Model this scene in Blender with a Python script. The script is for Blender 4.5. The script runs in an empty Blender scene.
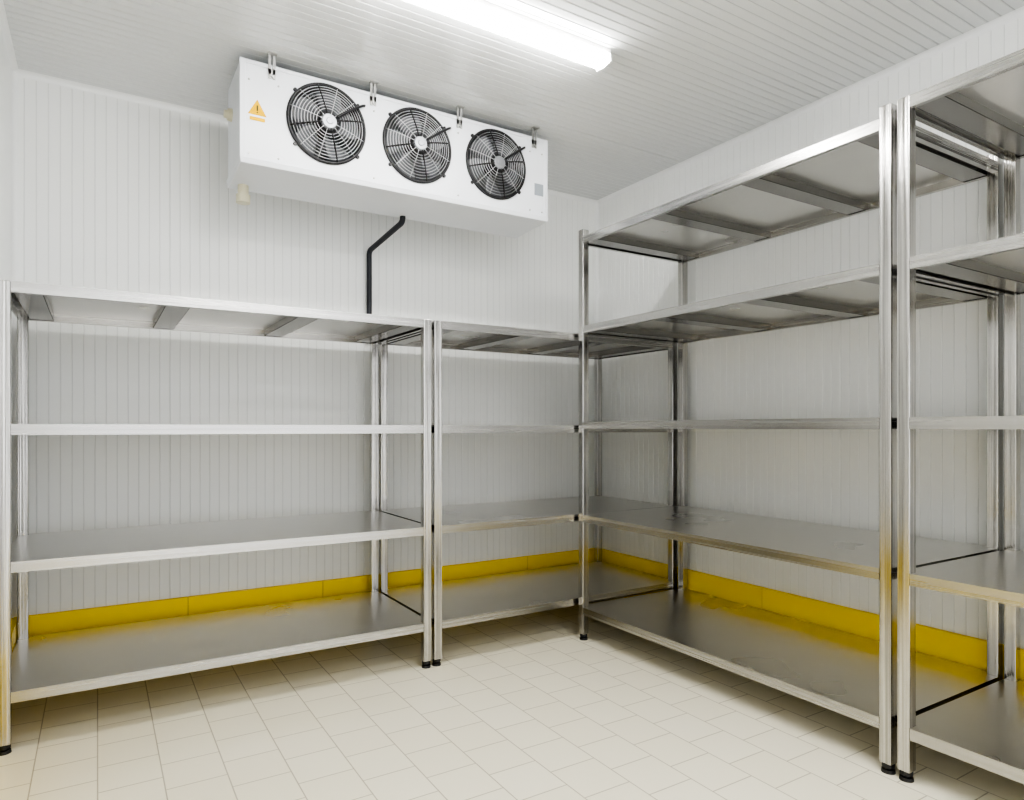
import bpy, bmesh, math, random
from mathutils import Vector, Matrix
random.seed(4)
S = bpy.context.scene
COL = S.collection

# ------------------------------------------------------------ room constants
XL, XR = -0.361, 3.333
YF, YB = -1.70, 4.12
ZC = 3.02

# ------------------------------------------------------------ materials
def new_mat(name, color, rough=0.5, metal=0.0, spec=0.5, coat=0.0):
    m = bpy.data.materials.new(name); m.use_nodes = True
    b = m.node_tree.nodes['Principled BSDF']
    b.inputs['Base Color'].default_value = (*color, 1)
    b.inputs['Roughness'].default_value = rough
    b.inputs['Metallic'].default_value = metal
    b.inputs['Specular IOR Level'].default_value = spec
    b.inputs['Coat Weight'].default_value = coat
    return m

def add_noise(m, scale=(4, 4, 4), col_var=0.05, rough_rng=None, bump=0.0, detail=4.0, nscale=1.0):
    nt = m.node_tree; N = nt.nodes; L = nt.links
    b = N['Principled BSDF']
    tc = N.new('ShaderNodeTexCoord'); mp = N.new('ShaderNodeMapping')
    mp.inputs['Scale'].default_value = scale
    no = N.new('ShaderNodeTexNoise'); no.inputs['Scale'].default_value = nscale
    no.inputs['Detail'].default_value = detail
    L.new(tc.outputs['Object'], mp.inputs['Vector']); L.new(mp.outputs['Vector'], no.inputs['Vector'])
    c = b.inputs['Base Color'].default_value[:3]
    cr = N.new('ShaderNodeValToRGB')
    cr.color_ramp.elements[0].position = 0.3; cr.color_ramp.elements[1].position = 0.7
    cr.color_ramp.elements[0].color = (*[max(0, x * (1 - col_var)) for x in c], 1)
    cr.color_ramp.elements[1].color = (*[min(1, x * (1 + col_var)) for x in c], 1)
    L.new(no.outputs['Fac'], cr.inputs['Fac']); L.new(cr.outputs['Color'], b.inputs['Base Color'])
    if rough_rng:
        mr = N.new('ShaderNodeMapRange')
        mr.inputs['From Min'].default_value = 0.3; mr.inputs['From Max'].default_value = 0.7
        mr.inputs['To Min'].default_value = rough_rng[0]; mr.inputs['To Max'].default_value = rough_rng[1]
        L.new(no.outputs['Fac'], mr.inputs['Value']); L.new(mr.outputs['Result'], b.inputs['Roughness'])
    if bump:
        bp = N.new('ShaderNodeBump'); bp.inputs['Strength'].default_value = bump
        bp.inputs['Distance'].default_value = 0.002
        L.new(no.outputs['Fac'], bp.inputs['Height']); L.new(bp.outputs['Normal'], b.inputs['Normal'])
    return m

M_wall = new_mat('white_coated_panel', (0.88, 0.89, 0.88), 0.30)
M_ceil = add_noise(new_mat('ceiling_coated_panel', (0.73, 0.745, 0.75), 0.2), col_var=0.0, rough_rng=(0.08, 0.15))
M_groove = new_mat('panel_groove', (0.74, 0.75, 0.74), 0.4)
M_groove_c = new_mat('ceiling_groove', (0.42, 0.43, 0.44), 0.3)
M_trim = new_mat('white_pvc_trim', (0.86, 0.87, 0.87), 0.35)
M_yellow = add_noise(new_mat('yellow_curb', (1.0, 0.73, 0.0), 0.4), col_var=0.0)
M_yjoint = new_mat('yellow_joint', (0.45, 0.30, 0.02), 0.6)
M_steel = add_noise(new_mat('brushed_stainless_reflections', (0.54, 0.53, 0.515), 0.3, metal=1.0), scale=(110, 110, 1.0), col_var=0.32, rough_rng=(0.13, 0.25), detail=2, bump=0.6)  # light and dark streaks in the colour imitate reflections on the posts
M_edge = add_noise(new_mat('folded_stainless_edge', (0.50, 0.492, 0.478), 0.3, metal=1.0), scale=(1, 1, 60), col_var=0.10, rough_rng=(0.22, 0.30), detail=2)
M_sheet = add_noise(new_mat('satin_stainless_sheet', (0.74, 0.73, 0.705), 0.3, metal=1.0), scale=(1.6, 1.6, 1.6), col_var=0.03, rough_rng=(0.27, 0.33), detail=2, nscale=1.3)  # base colour lifted to carry the specular brightness of the shelf tops
M_rib = new_mat('stiffener_dark_reflection', (0.34, 0.332, 0.322), 0.26, metal=1.0)  # darker steel: the dark reflections under the shelves are put into the colour
M_black = new_mat('black_plastic', (0.015, 0.015, 0.017), 0.45)
M_wire = new_mat('wire_guard_grey', (0.50, 0.51, 0.53), 0.35, metal=0.7)
M_blade = new_mat('fan_blade_grey', (0.12, 0.125, 0.135), 0.35)
M_motor = new_mat('motor_silver', (0.34, 0.35, 0.37), 0.42, metal=0.9)
M_casing = add_noise(new_mat('cooler_white_casing', (0.74, 0.76, 0.80), 0.35), col_var=0.01)
M_coil = new_mat('coil_dark_aluminium', (0.22, 0.23, 0.25), 0.45, metal=0.6)
M_cream = new_mat('cream_pvc', (0.66, 0.63, 0.47), 0.4)
M_galv = new_mat('galvanised_bracket', (0.5, 0.5, 0.49), 0.4, metal=0.9)
M_labelY = new_mat('warning_yellow', (0.80, 0.48, 0.0), 0.6, spec=0.2)
M_labelR = new_mat('warning_red_text', (0.60, 0.16, 0.01), 0.6, spec=0.2)
M_labelG = new_mat('rating_plate_grey', (0.32, 0.35, 0.38), 0.4)
M_rubber = new_mat('pipe_insulation_black', (0.02, 0.022, 0.03), 0.45)
M_house = new_mat('lamp_housing', (0.85, 0.85, 0.85), 0.4)

M_lamp = new_mat('lamp_diffuser', (0.9, 0.9, 0.9), 0.4)
b = M_lamp.node_tree.nodes['Principled BSDF']
b.inputs['Emission Color'].default_value = (1.0, 0.985, 0.955, 1)
b.inputs['Emission Strength'].default_value = 20.0

# floor tiles
M_floor = new_mat('cream_floor_tile', (0.8, 0.76, 0.66), 0.26)
nt = M_floor.node_tree; N = nt.nodes; L = nt.links; b = N['Principled BSDF']
tc = N.new('ShaderNodeTexCoord'); sp = N.new('ShaderNodeSeparateXYZ'); cb = N.new('ShaderNodeCombineXYZ')
L.new(tc.outputs['Object'], sp.inputs[0]); L.new(sp.outputs['Y'], cb.inputs['X']); L.new(sp.outputs['X'], cb.inputs['Y'])
br = N.new('ShaderNodeTexBrick'); br.offset = 0.5; br.offset_frequency = 2; br.squash = 1.0
br.inputs['Scale'].default_value = 1.0
br.inputs['Brick Width'].default_value = 0.2; br.inputs['Row Height'].default_value = 0.2
br.inputs['Mortar Size'].default_value = 0.0024; br.inputs['Mortar Smooth'].default_value = 0.2
br.inputs['Bias'].default_value = 0.0
br.inputs['Color1'].default_value = (0.91, 0.865, 0.71, 1)
br.inputs['Color2'].default_value = (0.89, 0.84, 0.68, 1)
br.inputs['Mortar'].default_value = (0.56, 0.51, 0.40, 1)
L.new(cb.outputs[0], br.inputs['Vector'])
L.new(br.outputs['Color'], b.inputs['Base Color'])
bp = N.new('ShaderNodeBump'); bp.invert = True; bp.inputs['Strength'].default_value = 0.5; bp.inputs['Distance'].default_value = 0.002
L.new(br.outputs['Fac'], bp.inputs['Height']); L.new(bp.outputs['Normal'], b.inputs['Normal'])

# ------------------------------------------------------------ mesh helpers
def finish(bm, name, mats, parent=None, smooth=False, bevel=0.0):
    bmesh.ops.recalc_face_normals(bm, faces=bm.faces[:])
    me = bpy.data.meshes.new(name); bm.to_mesh(me); bm.free()
    for m in (mats if isinstance(mats, (list, tuple)) else [mats]): me.materials.append(m)
    if smooth:
        for p in me.polygons: p.use_smooth = True
    o = bpy.data.objects.new(name, me); COL.objects.link(o)
    if parent: o.parent = parent
    if bevel:
        md = o.modifiers.new('bevel', 'BEVEL'); md.width = bevel; md.segments = 2; md.limit_method = 'ANGLE'
    return o

def box(bm, x0, x1, y0, y1, z0, z1, mi=0):
    v = [bm.verts.new(p) for p in ((x0,y0,z0),(x1,y0,z0),(x1,y1,z0),(x0,y1,z0),(x0,y0,z1),(x1,y0,z1),(x1,y1,z1),(x0,y1,z1))]
    for f in ((0,3,2,1),(4,5,6,7),(0,1,5,4),(1,2,6,5),(2,3,7,6),(3,0,4,7)):
        fa = bm.faces.new([v[i] for i in f]); fa.material_index = mi

def cyl(bm, p0, p1, r0, r1=None, seg=20, mi=0):
    if r1 is None: r1 = r0
    p0 = Vector(p0); p1 = Vector(p1); d = (p1 - p0)
    q = d.to_track_quat('Z', 'Y').to_matrix()
    a = []; c = []
    for i in range(seg):
        t = 2 * math.pi * i / seg
        u = q @ Vector((math.cos(t), math.sin(t), 0))
        a.append(bm.verts.new(p0 + u * r0)); c.append(bm.verts.new(p1 + u * r1))
    for i in range(seg):
        j = (i + 1) % seg
        bm.faces.new((a[i], a[j], c[j], c[i])).material_index = mi
    bm.faces.new(a[::-1]).material_index = mi; bm.faces.new(c).material_index = mi

def torus(bm, c, R, r, seg=56, rs=6, mi=0):   # ring in XZ plane (axis Y)
    rows = []
    for i in range(seg):
        t = 2 * math.pi * i / seg
        row = []
        for k in range(rs):
            s = 2 * math.pi * k / rs
            rr = R + r * math.cos(s)
            row.append(bm.verts.new((c[0] + rr * math.cos(t), c[1] + r * math.sin(s), c[2] + rr * math.sin(t))))
        rows.append(row)
    for i in range(seg):
        for k in range(rs):
            bm.faces.new((rows[i][k], rows[(i+1)%seg][k], rows[(i+1)%seg][(k+1)%rs], rows[i][(k+1)%rs])).material_index = mi

def tube(name, pts, r, mat, parent=None):
    cu = bpy.data.curves.new(name, 'CURVE'); cu.dimensions = '3D'; cu.bevel_depth = r; cu.bevel_resolution = 4
    s = cu.splines.new('POLY'); s.points.add(len(pts) - 1)
    for p, q in zip(s.points, pts): p.co = (*q, 1)
    cu.use_fill_caps = True
    o = bpy.data.objects.new(name, cu)
    dg = bpy.context.evaluated_depsgraph_get
    COL.objects.link(o)
    me = bpy.data.meshes.new_from_object(o.evaluated_get(dg()))
    bpy.data.objects.remove(o)
    for p in me.polygons: p.use_smooth = True
    me.materials.clear(); me.materials.append(mat)
    o = bpy.data.objects.new(name, me); COL.objects.link(o)
    if parent: o.parent = parent
    return o

def round_path(pts, r=0.05, n=6):
    out = [Vector(pts[0])]
    for a, b_, c in zip(pts, pts[1:], pts[2:]):
        a, b_, c = Vector(a), Vector(b_), Vector(c)
        d1 = (a - b_).normalized(); d2 = (c - b_).normalized()
        s = b_ + d1 * r; e = b_ + d2 * r
        for i in range(n + 1):
            t = i / n
            out.append(s * (1-t)**2 + b_ * 2*t*(1-t) + e * t**2)
    out.append(Vector(pts[-1]))
    return out

def empty(name):
    e = bpy.data.objects.new(name, None); COL.objects.link(e); e.empty_display_size = 0.2
    return e

# ------------------------------------------------------------ room shell
def ribbed(name, o, u, length, v, height, n, mat, groove=None, pitch=0.05, gw=0.006, gd=0.0015, joint=20, joff=0):
    """panel surface: starts at o, runs along u, extruded along v, n = inward normal; grooves parallel to v"""
    o, u, v, n = Vector(o), Vector(u), Vector(v), Vector(n)
    bm = bmesh.new()
    prof = [(0.0, 0.0, 0)]
    k = 1
    while k * pitch < length - 0.01:
        x = k * pitch
        big = ((k + joff) % joint == 0)
        w = gw * (1.0 if not big else 1.2); d = gd * (1 if not big else 2.0)
        prof += [(x - w/2, 0.0, 1), (x - w*0.22, -d, 1), (x + w*0.22, -d, 1), (x + w/2, 0.0, 0)]
        k += 1
    prof.append((length, 0.0, 0))
    lo = [bm.verts.new(o + u * a + n * d) for a, d, _ in prof]
    hi = [bm.verts.new(o + u * a + n * d + v * height) for a, d, _ in prof]
    for i in range(len(prof) - 1):
        f = bm.faces.new((lo[i], lo[i+1], hi[i+1], hi[i]))
        f.material_index = 1 if prof[i][2] == 1 and prof[i+1][2] == 1 else 0
    q = [o - n * 0.010, o + u * length - n * 0.010, o + u * length + v * height - n * 0.010, o + v * height - n * 0.010]
    A = [bm.verts.new(p) for p in q]; B = [bm.verts.new(p - n * 0.09) for p in q]
    bm.faces.new(A); bm.faces.new(B[::-1])
    for i in range(4): bm.faces.new((A[i], A[(i+1)%4], B[(i+1)%4], B[i]))
    return finish(bm, name, [mat, groove or M_groove])

ribbed('wall_back', (XL, YB, 0), (1,0,0), XR-XL, (0,0,1), ZC, (0,-1,0), M_wall, joff=6)
ribbed('wall_right', (XR, YF, 0), (0,1,0), YB-YF, (0,0,1), ZC, (-1,0,0), M_wall, joff=4)
ribbed('wall_left', (XL, YF, 0), (0,1,0), YB-YF, (0,0,1), ZC, (1,0,0), M_wall)
# near end wall, unseen behind the camera, left out so world light fills in
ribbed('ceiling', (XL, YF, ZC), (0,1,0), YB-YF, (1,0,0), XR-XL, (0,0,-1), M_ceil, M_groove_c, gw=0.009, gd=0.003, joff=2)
bm = bmesh.new(); box(bm, XL-0.1, XR+0.1, YF-0.1, YB+0.1, -0.1, 0.0); finish(bm, 'floor', M_floor)

def cove(name, p, a, b_, along, length, s=0.028):
    p, a, b_, along = Vector(p), Vector(a), Vector(b_), Vector(along)
    bm = bmesh.new(); sec = [Vector((0,0,0))]
    n = 6
    for i in range(n+1):
        t = i/n * math.pi/2
        sec.append(a * s * (1 - math.sin(t)) + b_ * s * (1 - math.cos(t)))
    l = [bm.verts.new(p + q) for q in sec]; h = [bm.verts.new(p + q + along * length) for q in sec]
    m = len(sec)
    for i in range(m): bm.faces.new((l[i], l[(i+1)%m], h[(i+1)%m], h[i]))
    bm.faces.new(l); bm.faces.new(h[::-1])
    return finish(bm, name, M_trim)
cove('trim_1', (XL,YB,ZC), (0,-1,0), (0,0,-1), (1,0,0), XR-XL)
cove('trim_2', (XR,YF,ZC), (-1,0,0), (0,0,-1), (0,1,0), YB-YF)
cove('trim_3', (XL,YF,ZC), (1,0,0), (0,0,-1), (0,1,0), YB-YF)
cove('trim_4', (XR,YB,0.0), (-1,0,0), (0,-1,0), (0,0,1), ZC)
cove('trim_5', (XL,YB,0.0), (1,0,0), (0,-1,0), (0,0,1), ZC)

# yellow kerbs (baseboards) made of segments
KH, KT = 0.315, 0.03
def kerb(name, axis, start, end, joints, fixed, sgn):
    bm = bmesh.new()
    js = [start] + [j for j in joints if start < j < end] + [end]
    for a, c in zip(js, js[1:]):
        a2, c2 = a + 0.002, c - 0.002
        if axis == 'x': box(bm, a2, c2, *sorted((fixed, fixed + sgn*KT)), 0, KH)
        else: box(bm, *sorted((fixed, fixed + sgn*KT)), a2, c2, 0, KH)
    f2 = fixed + sgn*(KT-0.004)
    if axis == 'x': box(bm, start, end, *sorted((fixed, f2)), 0, KH-0.003, 1)
    else: box(bm, *sorted((fixed, f2)), start, end, 0, KH-0.003, 1)
    return finish(bm, name, [M_yellow, M_yjoint])
kerb('baseboard_back', 'x', XL, XR, [0.425 + 0.745*i for i in range(-1, 5)], YB, -1)
kerb('baseboard_right', 'y', YF, YB-KT, [2.57 + 0.745*i for i in range(-6, 3)], XR, -1)
kerb('baseboard_left', 'y', YF, YB-KT, [2.57 + 0.745*i for i in range(-6, 3)], XL, 1)

# ------------------------------------------------------------ shelving racks
P = 0.044
def rack(x0, x1, y0, y1, H, tops, long_axis):
    root = empty('stainless_steel_shelving_rack')
    k = 0
    for px in (x0, x1 - P):
        for py in (y0, y1 - P):
            k += 1
            bm = bmesh.new(); box(bm, px, px+P, py, py+P, 0.035, H); finish(bm, 'post_%d' % k, M_steel, root, bevel=0.003)
            bm = bmesh.new(); cx, cy = px+P/2, py+P/2
            cyl(bm, (cx,cy,0.0), (cx,cy,0.012), 0.024, 0.022, 24)
            cyl(bm, (cx,cy,0.010), (cx,cy,0.022), 0.010, 0.010, 12)
            cyl(bm, (cx,cy,0.020), (cx,cy,0.0365), 0.0215, 0.0215, 24)
            finish(bm, 'foot_%d' % k, M_black, root)
    g = 0.0005; E = 0.042; T = 0.0015
    for i, zt in enumerate(tops):
        zt = min(zt, H - 0.001)
        bm = bmesh.new()
        a, c, e, f = x0+0.001, x1-0.001, y0+0.001, y1-0.001
        n = P + g
        poly = [(x0+n,e),(x1-n,e),(x1-n,y0+n),(c,y0+n),(c,y1-n),(x1-n,y1-n),(x1-n,f),(x0+n,f),(x0+n,y1-n),(a,y1-n),(a,y0+n),(x0+n,y0+n)]
        hi = [bm.verts.new((p[0],p[1],zt)) for p in poly]; lo = [bm.verts.new((p[0],p[1],zt-T)) for p in poly]
        bm.faces.new(hi); bm.faces.new(lo[::-1])
        for q in range(12): bm.faces.new((lo[q], lo[(q+1)%12], hi[(q+1)%12], hi[q])).material_index = 1
        zb = zt - E
        box(bm, x0+n, x1-n, e, e+T, zb, zt-T, 1); box(bm, x0+n, x1-n, f-T, f, zb, zt-T, 1)
        box(bm, a, a+T, y0+n, y1-n, zb, zt-T, 1); box(bm, c-T, c, y0+n, y1-n, zb, zt-T, 1)
        lip = 0.022
        box(bm, x0+n, x1-n, e+T, e+lip, zb, zb+T, 1); box(bm, x0+n, x1-n, f-lip, f-T, zb, zb+T, 1)
        box(bm, a+T, a+lip, y0+n, y1-n, zb, zb+T, 1); box(bm, c-lip, c-T, y0+n, y1-n, zb, zb+T, 1)
        # hat-section stiffeners across the depth
        hw = 0.048; dz = 0.037
        L0, L1 = (x0, x1) if long_axis == 'x' else (y0, y1)
        for fr in (0.035, 0.345, 0.655, 0.965):
            m = L0 + (L1-L0)*fr
            if fr < 0.1: m = L0 + P + hw + 0.005
            if fr > 0.9: m = L1 - P - hw - 0.005
            lo_, hi_ = zt-T-dz, zt-T
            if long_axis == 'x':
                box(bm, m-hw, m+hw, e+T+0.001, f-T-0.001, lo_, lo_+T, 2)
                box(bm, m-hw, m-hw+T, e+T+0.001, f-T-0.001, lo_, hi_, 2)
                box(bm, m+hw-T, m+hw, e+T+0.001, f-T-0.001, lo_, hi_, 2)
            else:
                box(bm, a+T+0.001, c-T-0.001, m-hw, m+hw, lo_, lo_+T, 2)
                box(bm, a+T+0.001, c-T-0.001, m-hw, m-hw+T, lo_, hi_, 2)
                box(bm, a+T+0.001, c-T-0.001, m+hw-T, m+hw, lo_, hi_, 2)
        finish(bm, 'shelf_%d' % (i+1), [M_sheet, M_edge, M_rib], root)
    return root

LOW = [0.235, 0.735, 1.265, 1.815]
rack(-0.328, 1.484, 3.20, 4.02, 1.816, LOW, 'x')
rack( 1.500, 3.262, 3.20, 4.02, 1.816, LOW, 'x')
rack( 2.425, 3.288, 1.335, 3.178, 2.42, [0.195, 0.738, 1.288, 1.85, 2.378], 'y')
rack( 2.425, 3.288, -0.49, 1.315, 2.42, [0.195, 0.738, 1.288, 1.85, 2.42], 'y')

# ------------------------------------------------------------ evaporator cooling unit
root = empty('evaporator_cooling_unit')
CX0, CX1, CY0, CY1, CZ0, CZ1 = 0.566, 2.288, 3.31, 3.67, 2.50, 2.97
fans = [0.967, 1.452, 1.937]; FZ = 2.754; FR = 0.183
bm = bmesh.new()
hs = 0.205
def rect(x0, x1, z0, z1, y=CY0):
    bm.faces.new([bm.verts.new(p) for p in ((x0,y,z0),(x1,y,z0),(x1,y,z1),(x0,y,z1))])
rect(CX0, CX1, CZ0, FZ-hs); rect(CX0, CX1, FZ+hs, CZ1)
edges = [CX0] + sum([[f-hs, f+hs] for f in fans], []) + [CX1]
for a, c in zip(edges[0::2], edges[1::2]): rect(a, c, FZ-hs, FZ+hs)
n = 64
for fx in fans:
    ci, sq, dp = [], [], []
    for i in range(n):
        t = 2*math.pi*i/n; cs, sn = math.cos(t), math.sin(t); m = hs/max(abs(cs), abs(sn))
        sq.append(bm.verts.new((fx+cs*m, CY0, FZ+sn*m)))
        ci.append(bm.verts.new((fx+cs*FR, CY0, FZ+sn*FR)))
        dp.append(bm.verts.new((fx+cs*FR, CY0+0.09, FZ+sn*FR)))
    for i in range(n):
        j = (i+1)%n
        bm.faces.new((sq[i], sq[j], ci[j], ci[i])).material_index = 0
        bm.faces.new((ci[i], ci[j], dp[j], dp[i])).material_index = 1
T = 0.004
box(bm, CX0, CX1, CY0+0.0005, CY1, CZ1-T, CZ1)
box(bm, CX0, CX0+T, CY0+0.0005, CY1, CZ0, CZ1-T); box(bm, CX1-T, CX1, CY0+0.0005, CY1, CZ0, CZ1-T)
box(bm, CX0, CX1, CY1-T, CY1, CZ0, CZ1-T)
finish(bm, 'casing', [M_casing, M_black], root)
bm = bmesh.new()
for xa, xb in ((CX0-0.006, CX0+0.02), (CX1-0.02, CX1+0.006)):
    box(bm, xa, xb, CY0-0.004, CY0+0.015, CZ0, CZ1)
box(bm, CX0+0.02, CX1-0.02, CY0-0.003, CY0, CZ1-0.018, CZ1)
finish(bm, 'edge_flange', M_casing, root, bevel=0.0015)
# drip tray
bm = bmesh.new()
zt, zb = CZ0+0.012, CZ0-0.028
A = [(CX0-0.008, CY0-0.010, zt),(CX1+0.010, CY0-0.010, zt),(CX1+0.010, CY1+0.01, zt),(CX0-0.008, CY1+0.01, zt)]
B = [(CX0-0.002, CY0-0.004, zb+0.012),(CX1+0.004, CY0-0.004, zb+0.012),(CX1+0.004, CY1, zb),(CX0-0.002, CY1, zb)]
va = [bm.verts.new(p) for p in A]; vb = [bm.verts.new(p) for p in B]
bm.faces.new(va); bm.faces.new(vb[::-1])
for i in range(4): bm.faces.new((va[i], va[(i+1)%4], vb[(i+1)%4], vb[i]))
finish(bm, 'drip_tray', M_casing, root, bevel=0.003)
# coil with fins behind the fans
bm = bmesh.new()
x = CX0+0.03
while x < CX1-0.03:
    box(bm, x, x+0.0015, CY0+0.14, CY0+0.30, CZ0+0.03, CZ1-0.02); x += 0.009
box(bm, CX0+0.02, CX1-0.02, CY0+0.20, CY0+0.21, CZ0+0.03, CZ1-0.02)
finish(bm, 'finned_coil', M_coil, root)

for fi, fx in enumerate(fans):
    bm = bmesh.new()
    torus(bm, (fx, CY0-0.006, FZ), 0.190, 0.0085, 72, 10, 1)
    for k in range(9):
        R = 0.062 + k*0.0142
        dome = 0.030 * (1 - ((R)/0.19)**2) + 0.012
        torus(bm, (fx, CY0-dome, FZ), R, 0.0018, 64, 5)
    for s in range(12):
        t = 2*math.pi*(s+0.5)/12
        main = s % 3 == 0
        thick = 0.0045 if main else 0.0018
        prev = None
        for q in range(7):
            R = 0.03 + (0.188-0.03)*q/6
            dome = 0.030*(1-(R/0.19)**2) + 0.0115
            p = (fx+R*math.cos(t), CY0-dome, FZ+R*math.sin(t))
            if prev: cyl(bm, prev, p, thick, thick, 6, 1 if main else 0)
            prev = p
    finish(bm, 'fan_guard_%d' % (fi+1), [M_wire, M_black], root, smooth=True)
    bm = bmesh.new()
    cyl(bm, (fx, CY0+0.07, FZ), (fx, CY0-0.030, FZ), 0.054, 0.052, 36, 1)
    cyl(bm, (fx, CY0-0.030, FZ), (fx, CY0-0.040, FZ), 0.050, 0.044, 36, 1)
    cyl(bm, (fx, CY0-0.040, FZ), (fx, CY0-0.047, FZ), 0.038, 0.034, 32, 0)
    cyl(bm, (fx, CY0-0.047, FZ), (fx, CY0-0.052, FZ), 0.018, 0.015, 24, 0)
    finish(bm, 'fan_motor_%d' % (fi+1), [M_motor, M_black], root, bevel=0.002)
    bm = bmesh.new()
    nb = 5; off = fi*0.4
    for k in range(nb):
        base = 2*math.pi*k/nb + off
        rows = []
        for q in range(9):
            rr = 0.048 + (0.172-0.048)*q/8
            half = 0.36 + 0.10*math.sin(math.pi*q/8)
            sweep = 0.22*q/8
            row = []
            for w in range(7):
                s = -1 + 2*w/6
                th = base + sweep + s*half
                yy = CY0 + 0.038 + s*0.026*(1.15-0.5*q/8)
                row.append(bm.verts.new((fx+rr*math.cos(th), yy, FZ+rr*math.sin(th))))
            rows.append(row)
        for q in range(8):
            for w in range(6):
                bm.faces.new((rows[q][w], rows[q+1][w], rows[q+1][w+1], rows[q][w+1]))
    o = finish(bm, 'fan_blades_%d' % (fi+1), M_blade, root, smooth=True)
    md = o.modifiers.new('thick', 'SOLIDIFY'); md.thickness = 0.003
    ang = math.radians(36)
    pts = [(fx+r*math.cos(ang), CY0-y, FZ+r*math.sin(ang)) for r, y in ((0.045,0.050),(0.10,0.052),(0.17,0.040),(0.215,0.022),(0.235,0.006),(0.236,-0.002))]
    tube('fan_cable_%d' % (fi+1), pts, 0.0065, M_black, root)
    bm = bmesh.new()
    for t in (40, 140, 220, 320):
        t = math.radians(t)
        c = (fx+0.203*math.cos(t), FZ+0.203*math.sin(t))
        cyl(bm, (c[0], CY0+0.001, c[1]), (c[0], CY0-0.010, c[1]), 0.010, 0.008, 12)
    finish(bm, 'guard_clip_%d' % (fi+1), M_black, root)

# hanging brackets
bm = bmesh.new()
for bx in (0.703, 1.203, 1.700, 2.195):
    for by, sg in ((CY0-0.004, -1), (CY1, 1)):
        y0_, y1_ = sorted((by, by + sg*0.004))
        box(bm, bx-0.016, bx-0.004, y0_, y1_, CZ1-0.065, ZC-0.001)
        box(bm, bx+0.004, bx+0.016, y0_, y1_, CZ1-0.065, ZC-0.001)
        box(bm, bx-0.016, bx+0.016, y0_, y1_, CZ1-0.045, CZ1-0.02)
        ya, yb = sorted((by, by + sg*0.03))
        box(bm, bx-0.02, bx+0.02, ya, yb, ZC-0.005, ZC-0.0005)
        cyl(bm, (bx, by, CZ1-0.055), (bx, by+sg*0.011, CZ1-0.055), 0.006, 0.006, 6)
finish(bm, 'hanging_bracket', M_galv, root)
bm = bmesh.new()
for sx in [CX0+0.035, 0.735, 1.21, 1.695, CX1-0.12, CX1-0.035]:
    for sz in (CZ0+0.035, CZ1-0.09):
        cyl(bm, (sx, CY0, sz), (sx, CY0-0.004, sz), 0.005, 0.004, 8)
finish(bm, 'panel_screws', M_galv, root)
# labels
bm = bmesh.new()
lx, lz, y = 0.638, 2.752, CY0-0.001
def tri(cx, cz, s, y, mi):
    v = [bm.verts.new(p) for p in ((cx-s, y, cz-s*0.8),(cx+s, y, cz-s*0.8),(cx, y, cz+s*0.95))]
    bm.faces.new(v).material_index = mi
tri(lx, lz, 0.042, y, 1); tri(lx, lz-0.001, 0.040, y-0.0006, 0)
box(bm, lx-0.003, lx+0.003, y-0.0016, y-0.001, lz-0.014, lz+0.012, 2); box(bm, lx-0.003, lx+0.003, y-0.0016, y-0.001, lz-0.024, lz-0.019, 2)
finish(bm, 'warning_sign', [M_labelY, M_labelR, M_black], root)
bm = bmesh.new()
box(bm, lx-0.034, lx+0.034, y-0.001, y, 2.692, 2.708, 0)
finish(bm, 'warning_text', M_labelY, root)
bm = bmesh.new(); box(bm, 2.200, 2.262, y-0.001, y, 2.630, 2.700); finish(bm, 'rating_plate', M_labelG, root)
# drain and side fittings
bm = bmesh.new()
cyl(bm, (CX0+0.06, 3.60, zb+0.004), (CX0+0.06, 3.60, zb-0.05), 0.026, 0.026, 20)
cyl(bm, (CX0+0.06, 3.60, zb-0.045), (CX0+0.06, 3.60, zb-0.085), 0.034, 0.034, 20)
cyl(bm, (CX0+0.001, 3.56, 2.80), (CX0-0.020, 3.56, 2.80), 0.032, 0.028, 20)
cyl(bm, (CX0-0.018, 3.56, 2.80), (CX0-0.036, 3.56, 2.80), 0.020, 0.018, 20)
finish(bm, 'drain_fitting', M_cream, root)

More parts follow.
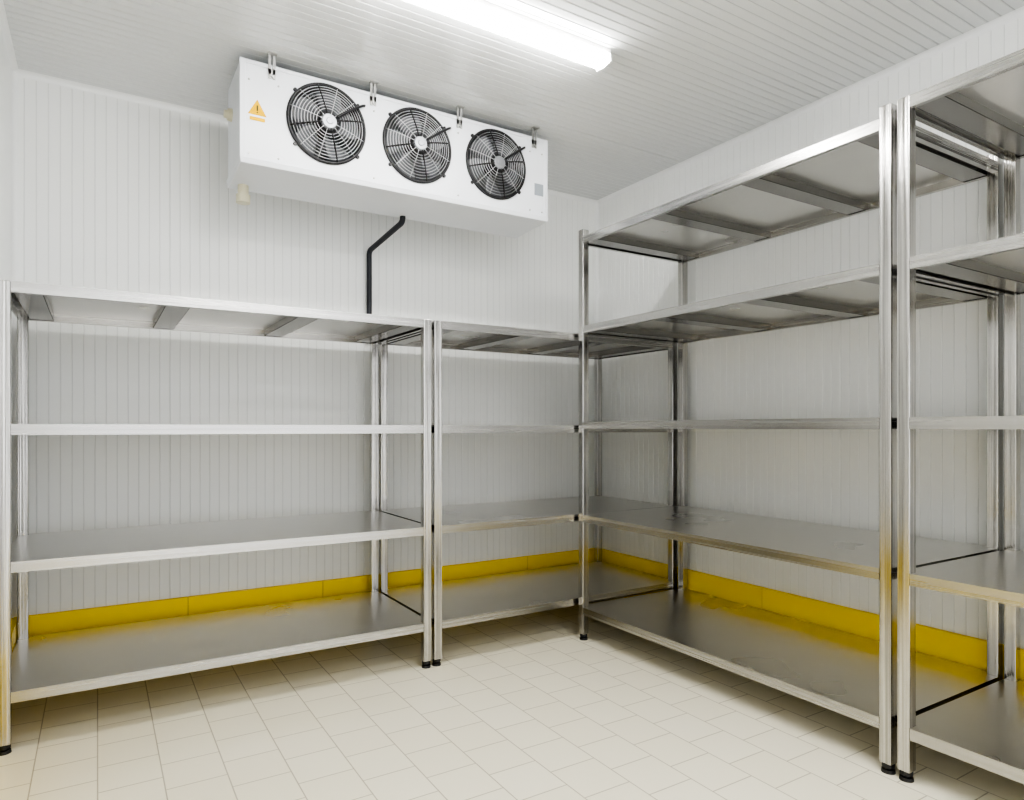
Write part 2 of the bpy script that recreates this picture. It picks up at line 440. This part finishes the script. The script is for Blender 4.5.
# insulated pipe from cooler down the back wall, ending in the wall behind the rack top
tube('insulated_pipe', round_path([(1.50,3.63,zb+0.0), (1.50,3.63,2.44), (1.462,4.085,2.37), (1.462,4.085,1.80), (1.462,4.118,1.80)], 0.03), 0.0165, M_rubber, root)

# ------------------------------------------------------------ ceiling lights
def lamp(x0, x1, yc, zc=ZC):
    r = empty('fluorescent_ceiling_light')
    bm = bmesh.new(); box(bm, x0, x1, yc-0.045, yc+0.045, zc-0.03, zc-0.0005); finish(bm, 'housing', M_house, r, bevel=0.005)
    bm = bmesh.new()
    n = 14; prof = []
    for i in range(n+1):
        t = math.pi*i/n
        prof.append((yc - 0.052*math.cos(t), zc-0.031 - 0.040*math.sin(t)**0.6 if 0<i<n else zc-0.031))
    e0 = [bm.verts.new((x0+0.012, p[0], p[1])) for p in prof]; e1 = [bm.verts.new((x1-0.012, p[0], p[1])) for p in prof]
    for i in range(n): bm.faces.new((e0[i], e0[i+1], e1[i+1], e1[i]))
    bm.faces.new((e0[0], e1[0], e1[n], e0[n])); bm.faces.new(e0[::-1]); bm.faces.new(e1)
    finish(bm, 'diffuser', M_lamp, r)
    bm = bmesh.new()
    for xa, xb in ((x0, x0+0.014), (x1-0.014, x1)):
        box(bm, xa, xb, yc-0.054, yc+0.054, zc-0.070, zc-0.0295)
    finish(bm, 'end_cap', M_house, r, bevel=0.006)
lamp(0.55, 2.04, 2.465)
lamp(0.55, 2.04, 0.55)
lamp(0.55, 2.04, -0.95)  # unseen lamp added behind the camera to light the inside of the shelves

# ------------------------------------------------------------ world & camera
w = bpy.data.worlds.new('world'); S.world = w; w.use_nodes = True
w.node_tree.nodes['Background'].inputs[0].default_value = (0.97, 0.985, 1.0, 1)
w.node_tree.nodes['Background'].inputs[1].default_value = 1.0
cam = bpy.data.cameras.new('camera'); co = bpy.data.objects.new('camera', cam); COL.objects.link(co)
co.location = (0, 0, 1.25); co.rotation_euler = (math.radians(90), 0, math.radians(-31.7))
cam.sensor_width = 36; cam.lens = 36*671/1024; cam.shift_y = 28/1024
cam.clip_start = 0.02
S.camera = co
S.view_settings.view_transform = 'AgX'
S.view_settings.look = 'AgX - High Contrast'
S.view_settings.exposure = 1.15
